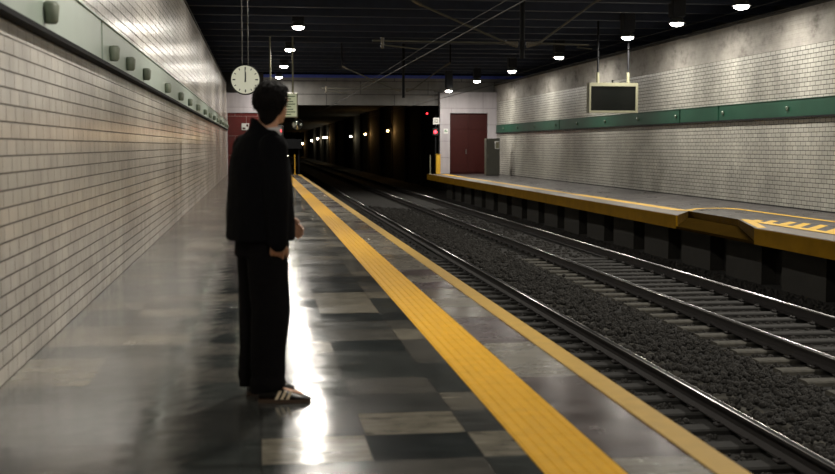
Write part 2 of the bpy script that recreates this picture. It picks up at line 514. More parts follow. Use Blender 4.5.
d = MB().box(9.52, 11.45, YE + .16, YE + .3, 0, 3.04)
dr = struct(d.build('door_1', M['maroon_plain']), 'tall maroon metal door in the white end wall')
MB().box(9.58, 11.39, YE + .13, YE + .16, 2.25, 2.33).box(9.58, 11.39, YE + .13, YE + .16, .08, .14).box(10.46, 10.50, YE + .13, YE + .16, .1, 3.0).build('door_rail', M['maroon_plain'], dr)
MB().tube([(10.36, YE + .10, 1.0), (10.36, YE + .10, 1.25)], .018).build('door_handle', M['steel'], dr)

# ballast stones
rng = np.random.default_rng(3)
t = (1 + 5 ** .5) / 2
ico_v = np.array([(-1, t, 0), (1, t, 0), (-1, -t, 0), (1, -t, 0), (0, -1, t), (0, 1, t), (0, -1, -t), (0, 1, -t), (t, 0, -1), (t, 0, 1), (-t, 0, -1), (-t, 0, 1)]) / 1.9
ico_f = np.array([(0, 11, 5), (0, 5, 1), (0, 1, 7), (0, 7, 10), (0, 10, 11), (1, 5, 9), (5, 11, 4), (11, 10, 2), (10, 7, 6), (7, 1, 8), (3, 9, 4), (3, 4, 2), (3, 2, 6), (3, 6, 8), (3, 8, 9), (4, 9, 5), (2, 4, 11), (6, 2, 10), (8, 6, 7), (9, 8, 1)])
N = 52000
yy = 5.5 + 40 * rng.random(N) ** 1.7
xx = 1.9 + 7.0 * rng.random(N)
hump = .018 + .05 * np.exp(-(np.abs(xx - 4.9) / .68) ** 4)
sc = (.013 + .015 * rng.random((N, 1))) * (1 + .6 * (rng.random((N, 3)) - .5)) * (1 + (yy[:, None] / 45))
rad = sc.max(1) * 1.2 + .004
ph_ = np.abs((yy - 6.0 + .3) % .6 - .3)
on_sl = (ph_ < .13 + rad) & ((np.abs(xx - 3.36) < 1.285 + rad) | (np.abs(xx - 6.94) < 1.285 + rad))
zz_ = ZT + hump + .02 * rng.random(N)
zz_ = np.where(on_sl & (hump > .035), np.maximum(zz_, ZT + .072 + rad), zz_)
keep = ~(on_sl & (hump <= .035))
for q in (2.62, 4.10, 6.20, 7.68):
    keep &= np.abs(xx - q) > .14 + rad
xx, yy, zz_, sc = xx[keep], yy[keep], zz_[keep], sc[keep]; N = len(xx)
ctr = np.stack([xx, yy, zz_], 1)
jit = 1 + .35 * (rng.random((N, 12, 1)) - .5)
V = (ico_v[None] * jit * sc[:, None, :] + ctr[:, None, :]).reshape(-1, 3)
Fc = (ico_f[None] + (np.arange(N) * 12)[:, None, None]).reshape(-1, 3)
me = bpy.data.meshes.new('ballast_gravel'); me.from_pydata(V.tolist(), [], Fc.tolist())
me.materials.append(simple('ballast_stone', (.023, .021, .018), .85, var=.75, scale=9))
o = bpy.data.objects.new('ballast_gravel', me); COL.objects.link(o)
tag(o, 'dark grey crushed stone ballast around both tracks', 'gravel', kind='stuff')

# ------------------------------------------------------------------ tracks
TRACKS = ((2.62, 4.10, 'near'), (6.20, 7.68, 'far'))
rail_lab = {2.62: 'dark steel rail tucked below the near platform edge', 4.10: 'bright-topped steel rail, first one seen beyond the near platform',
            6.20: 'steel rail past the central ballast strip', 7.68: 'steel rail closest to the opposite platform'}
for xc, lb in rail_lab.items():
    zb, zt = -1.055, -.90
    pf = [(-.07, zb), (.07, zb), (.07, zb + .012), (.012, zb + .035), (.012, zt - .042), (.034, zt - .034), (.034, zt - .006), (-.034, zt - .006), (-.034, zt - .034), (-.012, zt - .042), (-.012, zb + .035), (-.07, zb + .012)]
    r = MB().prism([(xc + a, b) for a, b in pf][::-1], 1, Y0 + .1, YT - .5).build('rail', M['rust'])
    tag(r, lb, 'rail', 'steel rails of the two tracks')
    hp = [(xc - .035, zt - .012)] + [(xc + .035 * math.sin(a), zt - .010 + .012 * math.cos(a)) for a in [R(v) for v in (-80, -55, -35, -18, 0, 18, 35, 55, 80)]] + [(xc + .035, zt - .012)]
    MB().prism(hp[::-1], 1, Y0 + .1, YT - .5, True).build('rail_head', M['railtop'], r)

for xa, xb, nm in TRACKS:
    cx = (xa + xb) / 2
    lab = ('concrete sleeper under the near track, between platform edge and first bright rail' if nm == 'near'
           else 'concrete sleeper under the far track, its pale end beside the central ballast')
    grp = 'concrete sleepers of the %s track' % nm
    s0 = thing('railway_sleeper', (cx, 6.0, ZT), lab, 'sleeper', grp)
    L = 1.28
    mb = MB(); p = [(-.13, -.10), (.13, -.10), (.115, .058), (.09, .072), (-.09, .072), (-.115, .058)]
    mb.prism([(6.0 + a, ZT + b) for a, b in p], 0, cx - L, cx + L)
    mb.build('sleeper_block', M['sleeper'], s0)
    for q in (xa, xb):
        for sgn in (-1, 1):
            MB().bbox(q + sgn * .110 - .035, q + sgn * .110 + .035, 5.95, 6.05, ZT + .072, ZT + .10, .008).tube([(q + sgn * .11, 6.0, ZT + .09), (q + sgn * .11, 6.0, ZT + .115)], .014, 8).build('rail_clip', M['rust'], s0)
    blk = s0.children[0]
    for k in range(1, 125):
        yk = 6.0 + .6 * k
        if k < 32:
            copy_thing(s0, (cx, yk, ZT))
        else:
            c = blk.copy(); c.name = 'railway_sleeper'; c.parent = None; c.location = (cx, yk, ZT); COL.objects.link(c)
            tag(c, lab, 'sleeper', grp)

# ------------------------------------------------------------------ platform markings
tac = MB()
pr = [(1.20, -.001), (1.20, .004)]
nr = 6
for k in range(nr):
    c = 1.20 + .35 * (k + .5) / nr
    pr += [(c - .019, .004), (c - .012, .009), (c + .012, .009), (c + .019, .004)]
pr += [(1.55, .004), (1.55, -.001)]
y = Y0
while y < YE - .3:
    tac.prism(pr[::-1], 1, y, y + .396); y += .4
tag(tac.build('tactile_strip', M['tactile']), 'ribbed yellow tactile strip running along the near platform', 'tactile paving')
tag(MB().box(1.93, 2.075, Y0, YE, -.03, .004).build('edge_line', M['yellow_paint']), 'pale yellow painted line on the near platform edge', 'painted line')
tag(MB().prism([(9.08, 24.05), (8.84, 24.6), (8.84, 56.9), (9.27, 56.9), (9.27, 24.4), (9.7, 24.9), (10.1, 25.1), (10.5, 25.0), (10.62, 24.6), (10.62, Y0), (10.48, Y0), (10.48, 24.4), (10.3, 24.85), (10.0, 24.9), (9.6, 24.6), (9.3, 24.05)], 2, .001, .005).build('warning_line', M['yellow_line']),
    'yellow line along the opposite platform, swinging inward at the edge notch', 'painted line')
hz = MB().prism([(9.00, Y0), (9.20, Y0), (9.20, 20.9), (9.13, 21.12), (8.43, 18.75), (8.58, 18.75), (9.00, 20.1)], 2, .007, .010)
tag(hz.build('warning_line', M['yellow_line']), 'short yellow line beside the striped patch on opposite platform', 'painted line')
hk = MB().prism([(9.22, 16.9), (10.15, 17.4), (9.95, 19.4), (9.62, 20.6), (9.22, 20.95)], 2, .001, .004)
hatch = tag(hk.build('hatched_marking', M['black_paint']), 'dark patch with slanted yellow stripes painted on opposite platform', 'painted marking')
for yb, xt, yt in ((20.45, 9.38, 20.62), (19.95, 9.58, 20.42), (19.35, 9.74, 20.02), (18.82, 9.82, 19.62), (18.25, 9.90, 19.15), (17.6, 9.95, 18.55), (17.0, 10.0, 17.95)):
    MB().prism([(9.22, yb), (xt, yt), (xt, yt + .28), (9.22, yb + .30)], 2, .004, .007).build('yellow_stripe', M['yellow_line'], hatch)

# ------------------------------------------------------------------ green bands on both walls
def band(x, sgn, y0, y1, z0, z1, mat, capmat, caps, label, grp, name='wall_guard_panel'):
    xa, xb = sorted((x, x + sgn * .06))
    e = thing(name, (x, (y0 + y1) / 2, z0), label, 'wall panel', grp)
    MB().box(xa, xb, y0 + .05, y1 - .05, z0, z1).build('panel', mat, e)
    MB().box(*sorted((x, x + sgn * .085)), y0 + .005, y1 - .005, z0 - .035, z0).build('lower_rail', M['darkmetal'], e)
    MB().box(*sorted((x, x + sgn * .075)), y0 + .005, y1 - .005, z1, z1 + .015).build('upper_trim', mat, e)
    for cy, r, h in caps:
        if y0 <= cy < y1:
            c = MB()
            zz = (z0 + z1) / 2 - (.065 if sgn > 0 else 0)
            c.loft([(x + sgn * (.06 + h * .45), cy, zz - r, h * .40, r * .50, 0), (x + sgn * (.06 + h * .5), cy, zz - r * .8, h * .50, r * .62, 0), (x + sgn * (.06 + h * .5), cy, zz + r * .5, h * .62, r * .95, 0), (x + sgn * (.06 + h * .45), cy, zz + r * .8, h * .45, r * .7, 0)], 14, True)
            c.build('cap', capmat, e)
    return e


lcaps = [(v, .082, .09) for v in (5.0, 8.33, 11.87, 13.35, 15.25, 18.8, 21.95, 24.85, 28.2, 31.9, 35.2, 38.5, 41.8, 45.1, 48.4, 51.7, 55.0)]
lj = [(-3.0, 11.3, 'long pale green wall panel on the left tiles, nearer than the dark seam'),
      (11.3, 34.9, 'pale green wall panel on the left tiles, just past the dark seam'),
      (34.9, 57.4, 'pale green wall panel on the left tiles, ending at the maroon wall')]
for a, b_, lb in lj:
    band(XL, 1, a, b_, 2.2, 2.57, M['band_l'], M['cap'], lcaps, lb, 'pale green panels along the left wall')
rcaps = [(v, .055, .05) for v in (17.5, 21.3, 24.9, 28.56, 31.97, 35.3, 38.8, 42.4, 45.5, 49.1, 52.4, 55.5)]
rj = [(-3.0, 28.9, 'deep green wall panel on the opposite wall, above the striped patch'),
      (28.9, 31.7, 'short deep green wall panel between two seams on the opposite wall'),
      (31.7, 45.0, 'deep green wall panel on the opposite wall, below the hanging screen'),
      (45.0, 57.4, 'deep green wall panel on the opposite wall, ending above the grey cabinet')]
for a, b_, lb in rj:
    band(XR, -1, a, b_, 2.06, 2.43, M['band_r'], M['cap_r'], rcaps, lb, 'deep green panels along the opposite wall')

# ------------------------------------------------------------------ ceiling downlights
def make_lamp(x, y, z, label, group, watts):
    e = thing('ceiling_downlight', (x, y, z), label, 'ceiling lamp', group)
    h = MB().bbox(x - .17, x + .17, y - .17, y + .17, z + .14, 5.60, .02)
    h.build('housing', M['housing'], e)
    MB().tube([(x, y, z + .16), (x, y, z + .10), (x, y, z + .01), (x, y, z - .004)], [.10, .15, .205, .21], 24).build('shade', M['steel'], e)
    c = MB()
    c.ball((x, y, z - .01), (.165, .165, .075), 0, 20, 10)
    c.build('lens', M['lens'], e)
    ld = bpy.data.lights.new('lamp_glow', 'AREA'); ld.shape = 'DISK'; ld.size = .3; ld.energy = watts
    ld.color = (1.0, .94, .835)
    lo = bpy.data.objects.new('lamp_glow', ld); COL.objects.link(lo); lo.parent = e
    lo.location = (0, 0, -.10)
    return e


lamp0 = None
lspec = [(1.12, 0.8, 'ceiling downlight over the near platform, out of view above the camera'),
         (1.12, 8.8, 'ceiling downlight over the near platform, out of view above the person'),
         (1.12, 16.8, 'ceiling downlight over the near platform, out of view ahead of the person'),
         (1.12, 24.9, 'ceiling downlight at the top picture edge over the near platform'),
         (1.14, 32.7, 'brightest ceiling downlight right of the clock, highest of the near platform row'),
         (1.12, 40.3, 'ceiling downlight just above the thin pole of the departure board'),
         (1.10, 48.7, 'small ceiling downlight between the two board poles'),
         (1.03, 56.4, 'ceiling downlight seen right over the crown of the person')]
ZR = 4.45
rspec = [(10.35, v, 'ceiling downlight over the opposite platform, out of view') for v in (2.2, 5.9, 9.6, 13.3, 17.0, 20.7)]
rspec += [(10.49, 24.45, 'ceiling downlight over the opposite platform nearest the right picture edge'),
          (10.36, 28.05, 'second ceiling downlight from the right edge, over the opposite platform'),
          (10.32, 31.82, 'ceiling downlight directly above the hanging dark screen'),
          (10.28, 39.2, 'ceiling downlight left of the hanging screen, over the plaster wall top'),
          (10.3, 46.75, 'ceiling downlight just left of where the plaster wall starts'),
          (10.24, 54.1, 'small ceiling downlight above the top of the maroon door'),
          (9.08, 55.2, 'ceiling downlight at the corner above the white column')]
for spec, g in ((lspec, 'downlights over the near platform'), (rspec, 'downlights over the opposite platform')):
    lamp0 = None
    for x, yv, lb in spec:
        z = ZL if x < 5 else (4.04 if yv == 55.2 else ZR)
        if lamp0 is None: lamp0 = make_lamp(x, yv, z, lb, g, LAMP_W if x < 5 else LAMP_WR)
        else: copy_thing(lamp0, (x, yv, z), lb, g)

# ------------------------------------------------------------------ platform clock
cy_, cxx, cz = 24.0, -.24, 2.74
ck = thing('platform_clock', (cxx, cy_, cz), 'round double-faced station clock hanging on two rods, reading twelve', 'clock')
rr = .305
MB().tube([(cxx, cy_ - .07, cz), (cxx, cy_ - .07, cz), (cxx, cy_ + .07, cz)], [rr - .02, rr, rr], 48).build('case', M['black'], ck)
MB().tube([(cxx, cy_ - .078, cz), (cxx, cy_ - .070, cz)], [rr - .022, rr - .022], 48, False).build('face', M['clockface'], ck)
for k in range(12):
    mk = MB()
    a = R(30 * k)
    c, s_ = math.cos(a), math.sin(a)
    r0, r1, wd = (.20, .255, .012) if k % 3 == 0 else (.215, .255, .008)
    q = [(r0, -wd), (r1, -wd), (r1, wd), (r0, wd)]
    mk.prism([(cxx + u * s_ + v * c, cz + u * c - v * s_) for u, v in q], 1, cy_ - .084, cy_ - .0785)
    mk.build('hour_mark', M['black'], ck)
for nm, L, wd, an, dy in (('hour_hand', .15, .016, 2, .090), ('minute_hand', .235, .011, -1, .096)):
    a = R(an); c, s_ = math.cos(a), math.sin(a)
    q = [(-.05, -wd), (L, -wd * .7), (L, wd * .7), (-.05, wd)]
    MB().prism([(cxx + u * s_ + v * c, cz + u * c - v * s_) for u, v in q], 1, cy_ - dy, cy_ - dy + .004).build(nm, M['black'], ck)
for sx in (-.06, .06):
    MB().tube([(cxx + sx, cy_, cz + rr - .03), (cxx + sx, cy_, 5.3)], .009, 8).tube([(cxx + sx, cy_, 3.62), (cxx + sx, cy_, 3.72)], .016, 8).build('hanging_rod', M['steel'], ck)

# ------------------------------------------------------------------ departure board and mirror
by = 40.0
bd = thing('departure_board', (.83, by, 2.37), 'pale green-lit departure board hanging behind the head of the person', 'departure board')
MB().bbox(.30, 1.36, by - .08, by + .08, 2.36, 3.20, .015).build('case', M['cream'], bd)
MB().box(.34, 1.32, by - .088, by - .08, 2.40, 3.16).build('panel', M['board'], bd)
for k in range(8):
    z0 = 2.45 + k * .088
    MB().box(.38, 1.20 + .07 * ((k * 5) % 3 - 1), by - .092, by - .088, z0, z0 + .036).build('text_row', M['boardtext'], bd)
MB().tube([(.44, by, 3.19), (.44, by, 5.3)], .03, 10).build('hanging_pole', M['cream'], bd)
MB().tube([(1.20, by, 3.19), (1.20, by, 5.3)], .03, 10).build('hanging_pole', M['cream'], bd)
mr = thing('safety_mirror', (1.34, by, 2.13), 'small round convex mirror hung under the corner of the departure board', 'mirror')
MB().tube([(1.34, by - .03, 2.13), (1.34, by - .05, 2.13), (1.34, by + .03, 2.13)], [.19, .20, .20], 28).build('rim', M['darkmetal'], mr)
MB().ball((1.34, by - .05, 2.13), (.175, .035, .175), 0, 24, 16).build('mirror_glass', M['mirror'], mr)
MB().tube([(1.30, by + .02, 2.32), (1.30, by + .02, 2.356)], .015, 8).build('bracket', M['steel'], mr)

# ------------------------------------------------------------------ hanging screen on the far side
sy_ = 32.4
sx0, sx1, sz0, sz1 = 9.36, 10.80, 2.35, 3.20
sv = thing('hanging_screen', ((sx0 + sx1) / 2, sy_, sz0), 'cream framed dark screen hanging on rods over the opposite platform', 'screen')
fr = MB()
for bx_ in ((sx0, sx1, sz1 - .10, sz1), (sx0, sx1, sz0, sz0 + .06), (sx0, sx0 + .05, sz0 + .06, sz1 - .10), (sx1 - .07, sx1, sz0 + .06, sz1 - .10)):
    fr.box(bx_[0], bx_[1], sy_ - .14, sy_ + .14, bx_[2], bx_[3])
fr.build('frame', M['cream'], sv)
MB().box(sx0 + .05, sx1 - .07, sy_ - .11, sy_ + .11, sz0 + .06, sz1 - .10).build('screen_glass', M['screen'], sv)
for xx_ in (sx0 + .28, sx1 - .26):
    MB().tube([(xx_, sy_, sz1), (xx_, sy_, sz1 + .30)], .045, 10).build('pole_sleeve', M['cream'], sv)
    MB().tube([(xx_, sy_, sz1 + .30), (xx_, sy_, 5.3)], .03, 10).build('hanging_pole', M['darkmetal'], sv)
MB().tube([((sx0 + sx1) / 2, sy_, sz1), ((sx0 + sx1) / 2, sy_, sz1 + .08)], .03, 8).build('cable_gland', M['darkmetal'], sv)

# ------------------------------------------------------------------ catenary supports and wires
def strut(name, pts, r, par, mat='cat'):
    return MB().tube(pts, r, 10).build(name, M[mat], par)


def insul(p, q, par, R_=.045):
    p, q = Vector(p), Vector(q)
    pts = []; rad = []
    n = 9
    for i in range(n + 1):
        pts.append(p.lerp(q, i / n)); rad.append(R_ if i % 2 else .028)
    MB().tube(pts, rad, 12).build('insulator', M['insul'], par)


def catenary(y, label):
    px_ = 5.18
    e = thing('catenary_support', (px_, y, 5.3), label, 'catenary support', 'catenary supports hanging between the tracks')
    strut('drop_post', [(px_, y, 5.3), (px_, y, 3.12)], .05, e, 'darkmetal')
    for sg, cxk in ((-1, 3.36), (1, 6.94)):
        X_ = lambda d_: px_ + sg * d_
        ht, dx, dz, ra, rz = ((2.96, 2.0, 4.13, 2.03, 3.28) if sg < 0 else (1.35, 1.50, 4.27, 1.42, 3.32))
        insul((X_(.08), y, 3.42), (X_(.32), y, 3.42), e)
        strut('horizontal_tube', [(X_(.32), y, 3.42), (X_(ht), y, 3.435 if sg < 0 else 3.40)], .02, e)
        insul((X_(.09), y, 3.36), (X_(.36), y, 3.44), e)
        insul((X_(dx), y, dz), (X_(dx + .2), y, dz + .11), e)
        strut('diagonal_tube', [(X_(.36), y, 3.44), (X_(dx), y, dz)], .022, e)
        strut('ceiling_hanger', [(X_(dx + .2), y, dz + .11), (X_(dx + .2), y, 5.3)], .025, e, 'darkmetal')
        strut('registration_arm', [(X_(ht - .2), y, 3.37), (X_(ht - .24), y, 3.35), (X_(ra), y, rz)], .015, e)
        if sg < 0: MB().bbox(X_(ht - .19) - .03, X_(ht - .19) + .03, y - .03, y + .03, 3.28, 3.50, .01).build('clamp', M['insul'], e)
    return e


catenary(3.6, 'catenary support just behind the top picture edge, out of view')
catenary(22.6, 'large catenary support with crossing grey tubes under the ceiling')
catenary(41.5, 'smaller catenary support silhouetted before the grey beam over the tunnel')
for xw, nm in ((3.33, 'near'), (6.97, 'far')):
    tag(MB().tube([(xw, Y0 + .1, 3.22), (xw, YT - 1, 3.22)], .009, 6).build('contact_wire', M['wire']), 'overhead contact wire running above the %s track' % nm, 'wire', 'overhead wires')
    pts = []
    for k in range(0, 60):
        yy_ = Y0 + 1 + k * 3.0
        ph = ((yy_ - 3.6) % 19) / 19
        pts.append((xw, yy_, 3.40 - .05 * (1 - (2 * ph - 1) ** 2)))
    tag(MB().tube(pts, .005, 6).build('messenger_wire', M['wire']), 'sagging messenger wire above the contact wire of the %s track' % nm, 'wire', 'overhead wires')

# ------------------------------------------------------------------ far end objects
cb = thing('electrical_cabinet', (10.95, 54.2, 0), 'tall grey electrical cabinet in the corner beside the maroon door', 'cabinet')
MB().bbox(10.68, 11.32, 53.95, 54.45, 0, 1.76, .012).build('body', M['cabinet'], cb)
MB().box(10.71, 11.29, 53.935, 53.95, .06, 1.70).build('door', M['cabinet'], cb)
MB().bbox(10.73, 10.76, 53.91, 53.94, .85, 1.0, .006).build('handle', M['steel'], cb)
jb = thing('junction_box', (11.18, 53.9, 1.28), 'small pale box fixed to the upper front of the grey cabinet', 'box')
MB().bbox(11.08, 11.28, 53.84, 53.93, 1.26, 1.62, .012).build('box_body', M['white'], jb)
MB().box(11.10, 11.26, 53.83, 53.84, 1.30, 1.58).build('lid', M['cream'], jb)

yp = thing('yellow_barrier_box', (8.86, 57.1, 0), 'slim yellow box standing by the white column at tunnel mouth', 'box')
MB().bbox(8.75, 8.97, 57.0, 57.25, 0, .98, .02).build('box_body', M['yellowpost'], yp)
MB().box(8.73, 8.99, 56.98, 57.27, .98, 1.0).build('lid', M['yellowpost'], yp)

sp = thing('signal_post', (8.80, 57.45, 0), 'signal post with red light and number plate beside the white column', 'railway signal')
MB().tube([(8.80, 57.55, 0), (8.80, 57.55, 2.9)], .035, 10).build('post', M['darkmetal'], sp)
MB().bbox(8.64, 8.92, 57.40, 57.60, 1.92, 2.30, .02).build('signal_head', M['black'], sp)
MB().ball((8.77, 57.39, 2.10), (.085, .03, .085), 0, 16, 10).build('red_lens', M['red_on'], sp)
MB().box(8.66, 8.98, 57.42, 57.45, 2.48, 2.80).build('plate', M['white'], sp)
MB().box(8.73, 8.755, 57.41, 57.42, 2.55, 2.73).box(8.79, 8.90, 57.41, 57.42, 2.55, 2.57).box(8.79, 8.90, 57.41, 57.42, 2.71, 2.73).box(8.79, 8.81, 57.41, 57.42, 2.55, 2.73).box(8.88, 8.90, 57.41, 57.42, 2.55, 2.73).build('plate_marks', M['cabinet'], sp)
s2 = thing('tunnel_signal', (9.6, 66, 3.2), 'tiny red light high in the tunnel left of the signal plate', 'railway signal')
MB().bbox(9.5, 9.75, 66.0, 66.2, 3.15, 3.5, .02).build('signal_head', M['black'], s2)
MB().ball((9.6, 65.99, 3.25), (.045, .02, .045), 0, 12, 8).build('red_lens', M['red_on'], s2)
MB().box(9.65, 10.3, 66.05, 66.15, 3.28, 3.34).build('bracket', M['darkmetal'], s2)
s3 = thing('low_signal', (1.08, 57.4, 0), 'red signal light seen beside the neck of the person', 'railway signal')
MB().tube([(1.08, 57.4, 0), (1.08, 57.4, 2.0)], .04, 10).build('post', M['darkmetal'], s3)
MB().bbox(.92, 1.24, 57.25, 57.5, 1.88, 2.4, .02).build('signal_head', M['black'], s3)
MB().ball((1.08, 57.24, 2.13), (.07, .03, .07), 0, 16, 10).build('red_lens', M['red_on'], s3)

gs = tag(MB().box(9.20, 9.42, YE - .02, YE - .002, 2.02, 2.26).build('column_sign', M['white']), 'small pale sign with green mark on the white column', 'sign')
MB().box(9.23, 9.39, YE - .03, YE - .02, 2.10, 2.14).box(9.25, 9.33, YE - .03, YE - .02, 2.16, 2.21).build('sign_marks', M['greensign'], gs)
ws = tag(MB().box(-.78, -.42, YE + .02, YE + .045, 2.18, 2.50).build('wall_notice', M['white']), 'pale notice on the maroon end wall left of the person', 'notice')
MB().box(-.74, -.60, YE + .01, YE + .02, 2.22, 2.30).box(-.55, -.46, YE + .01, YE + .02, 2.34, 2.46).build('notice_marks', M['maroon_plain'], ws)

rp = thing('barrier_post', (1.78, 57.2, 0), 'thin yellow post at the far tip of the near platform', 'post')
MB().tube([(1.78, 57.2, 0), (1.78, 57.2, .98)], .03, 10).build('post', M['yellowpost'], rp)
MB().bbox(1.70, 1.86, 57.12, 57.28, 0, .03, .006).build('base_plate', M['yellowpost'], rp)
rq = thing('handrail_post', (8.5, 57.2, 0), 'dim thin post on the far corner of the opposite platform', 'post')
MB().tube([(8.48, 57.2, 0), (8.48, 57.2, .95)], .025, 10).build('post', M['cream'], rq)
MB().bbox(8.42, 8.54, 57.12, 57.28, 0, .03, .006).build('base_plate', M['cream'], rq)
bx = thing('equipment_box', (1.6, 58.6, 0), 'dark equipment box behind the tip of the near platform', 'box')
MB().bbox(1.0, 2.2, 59.2, 59.7, 1.25, 1.75, .02).build('box_body', M['darkmetal'], bx)
for q in (1.15, 2.05):
    MB().tube([(q, 59.45, ZT - .1), (q, 59.45, 1.26)], .04, 8).build('leg', M['darkmetal'], bx)

# tunnel wall lamps
lt = [(89.0, 2.55, 'amber'), (108.0, 2.50, 'amber'), (125.0, 2.42, 'white'), (170.0, 2.62, 'amber'), (176.0, 2.66, 'white'), (194, 2.6, 'white'), (217, 2.4, 'white'), (262, 1.95, 'amber')]
ll = ['nearest amber wall lamp in the tunnel, rightmost of the row', 'second amber tunnel wall lamp from the right', 'yellowish tunnel wall lamp, third from the right',
      'amber tunnel wall lamp, right one of the close pair', 'whitish tunnel wall lamp, left one of the close pair', 'whitish tunnel wall lamp just left of the close pair',
      'small whitish tunnel wall lamp, second from the left', 'faintest tunnel wall lamp, furthest down the tunnel']
for (yv, z, kd), lb in zip(lt, ll):
    e = thing('tunnel_lamp', (9.92, yv, z), lb, 'wall lamp', 'lamps along the tunnel wall')
    r_ = .065 * (yv / 89) ** .75
    MB().bbox(9.92, 10.29, yv - .12, yv + .04, z - .03, z + .22, .02).build('housing', M['darkmetal'], e)
    MB().ball((9.88, yv - .12, z), (r_ * 1.3, r_, r_), 0, 14, 10).build('bulb', M['amber_on' if kd == 'amber' else 'white_on'], e)
    ld = bpy.data.lights.new('lamp_glow', 'POINT'); ld.energy = 15; ld.shadow_soft_size = .06
    ld.color = (1.0, .50, .12) if kd == 'amber' else (1.0, .8, .4)
    lo = bpy.data.objects.new('lamp_glow', ld); COL.objects.link(lo); lo.parent = e; lo.location = (-.12, -.28, -.05)
e = thing('tunnel_lamp', (1.72, 70, .83), 'low white lamp in the tunnel beside the yellow post', 'wall lamp')
MB().tube([(1.72, 70, ZT - .1), (1.72, 70, .85)], .03, 8).build('post', M['darkmetal'], e)
MB().ball((1.72, 69.95, .83), .05, 0, 12, 8).build('bulb', M['white_on'], e)

# ------------------------------------------------------------------ the person
PX, PY = 0.01, 6.42
def shift(mb):
    mb.v = [(x + PX, y + PY, z) for x, y, z in mb.v]; return mb


YW = 30      # the body faces right and a little away
HY = 52      # the head turns further towards the tunnel
fx, fy = math.cos(R(YW)), math.sin(R(YW))
hx, hy = math.cos(R(HY)), math.sin(R(HY))
HC = Vector((.072, .02, 1.630))
def H(f, l, z):                    # head frame
    return (HC.x + hx * f - hy * l, HC.y + hy * f + hx * l, HC.z + z)
def B(f, l, z):                    # body frame
    return (fx * f - fy * l, fy * f + fx * l, z)


def limb(mb, pts, rad, n=14):
    P = []; Rr = []
    for i in range(len(pts) - 1):
        for k in range(4):
            u = k / 4
            P.append(Vector(pts[i]).lerp(Vector(pts[i + 1]), u)); Rr.append(rad[i] * (1 - u) + rad[i + 1] * u)
    P.append(Vector(pts[-1])); Rr.append(rad[-1])
    mb.tube(P, Rr, n)
    for p, r in zip(pts, rad): mb.ball(p, r * .99, 0, 12, 8)


def hand(mb, wrist, palm_dir, thumb_dir, curl_dir):
    """palm, four unequal fingers of two bends each and a thumb leaving the side of the palm"""
    w_, d_, t_, c_ = Vector(wrist), Vector(palm_dir).normalized(), Vector(thumb_dir).normalized(), Vector(curl_dir).normalized()
    for k in range(4):
        s = (.030 - .020 * k)
        a = w_ + t_ * s * .7; kn = w_ + d_ * .088 + t_ * s
        mb.tube([a, a.lerp(kn, .5), kn], [.015, .015, .011], 10)
        L = (.072, .080, .074, .058)[k]
        p1 = kn + d_ * L * .42 + c_ * L * .12
        p2 = p1 + d_ * L * .27 + c_ * L * .20
        p3 = p2 + d_ * L * .15 + c_ * L * .22
        mb.tube([kn - d_ * .01, kn, p1, p2, p3], [.009, .010, .009, .0082, .006], 10)
        mb.ball(p3, .0062, 0, 10, 6); mb.ball(kn, .0108, 0, 10, 6)
    b0 = w_ + d_ * .022 + t_ * .018
    b1 = b0 + d_ * .030 + t_ * .030 + c_ * .012
    b2 = b1 + d_ * .030 + t_ * .006 + c_ * .010
    b3 = b2 + d_ * .022 + c_ * .006
    mb.tube([b0, b1, b2, b3], [.016, .0125, .0105, .007], 10); mb.ball(b3, .0075, 0, 10, 6)


body = MB()
body.loft([(0, 0, .86, .10, .15, YW), (0, 0, .95, .115, .168, YW), (0, 0, 1.05, .098, .145, YW), (.0, .0, 1.15, .10, .145, YW), (.004, .002, 1.28, .118, .172, YW), (.006, .003, 1.38, .11, .178, YW), (.012, .006, 1.445, .08, .13, YW), (.022, .01, 1.475, .06, .075, YW)])
body.loft([(.020, .008, 1.43, .062, .066, YW), (.036, .012, 1.49, .060, .058, 40), (.050, .016, 1.54, .060, .056, 45), (.062, .018, 1.60, .058, .054, HY)])
# head: skull, jaw, nose, brow, ears, lips
body.ball(H(-.004, 0, .022), (.096, .076, .096), HY, 28, 20)
body.ball(H(.018, 0, -.035), (.072, .060, .078), HY, 24, 16)
body.ball(H(.062, 0, -.088), (.024, .024, .020), HY)
body.tube([H(.088, 0, .012), H(.102, 0, -.018), H(.112, 0, -.034)], [.009, .012, .014], 10); body.ball(H(.110, 0, -.034), (.014, .013, .010), HY)
body.ball(H(.097, .012, -.038), .008); body.ball(H(.097, -.012, -.038), .008)
body.ball(H(.082, .026, .022), (.012, .024, .008), HY); body.ball(H(.082, -.026, .022), (.012, .024, .008), HY)
body.ball(H(.086, 0, -.060), (.012, .022, .005), HY); body.ball(H(.084, 0, -.069), (.012, .019, .006), HY)
for s_ in (1, -1):
    body.ball(H(-.004, .077 * s_, -.012), (.017, .009, .030), HY + 18 * s_)
    body.ball(H(-.002, .074 * s_, -.034), (.009, .008, .012), HY)
# arms
RS, RE, RW = (.070, -.140, 1.385), (.090, -.215, 1.13), (.090, -.215, .905)
LS, LE, LW = (-.070, .140, 1.385), (-.07, .25, 1.13), (.115, .165, .985)
limb(body, [RS, RE, RW], [.056, .043, .028]); limb(body, [LS, LE, LW], [.056, .043, .028])
hand(body, (.090, -.214, .895), (-.06, .58, -1), (1, .15, 0), (-.1, 1, -.1))
hand(body, (.118, .163, .982), (.80, -.35, -.48), (.35, -.1, .9), (-.3, -.9, -.2))
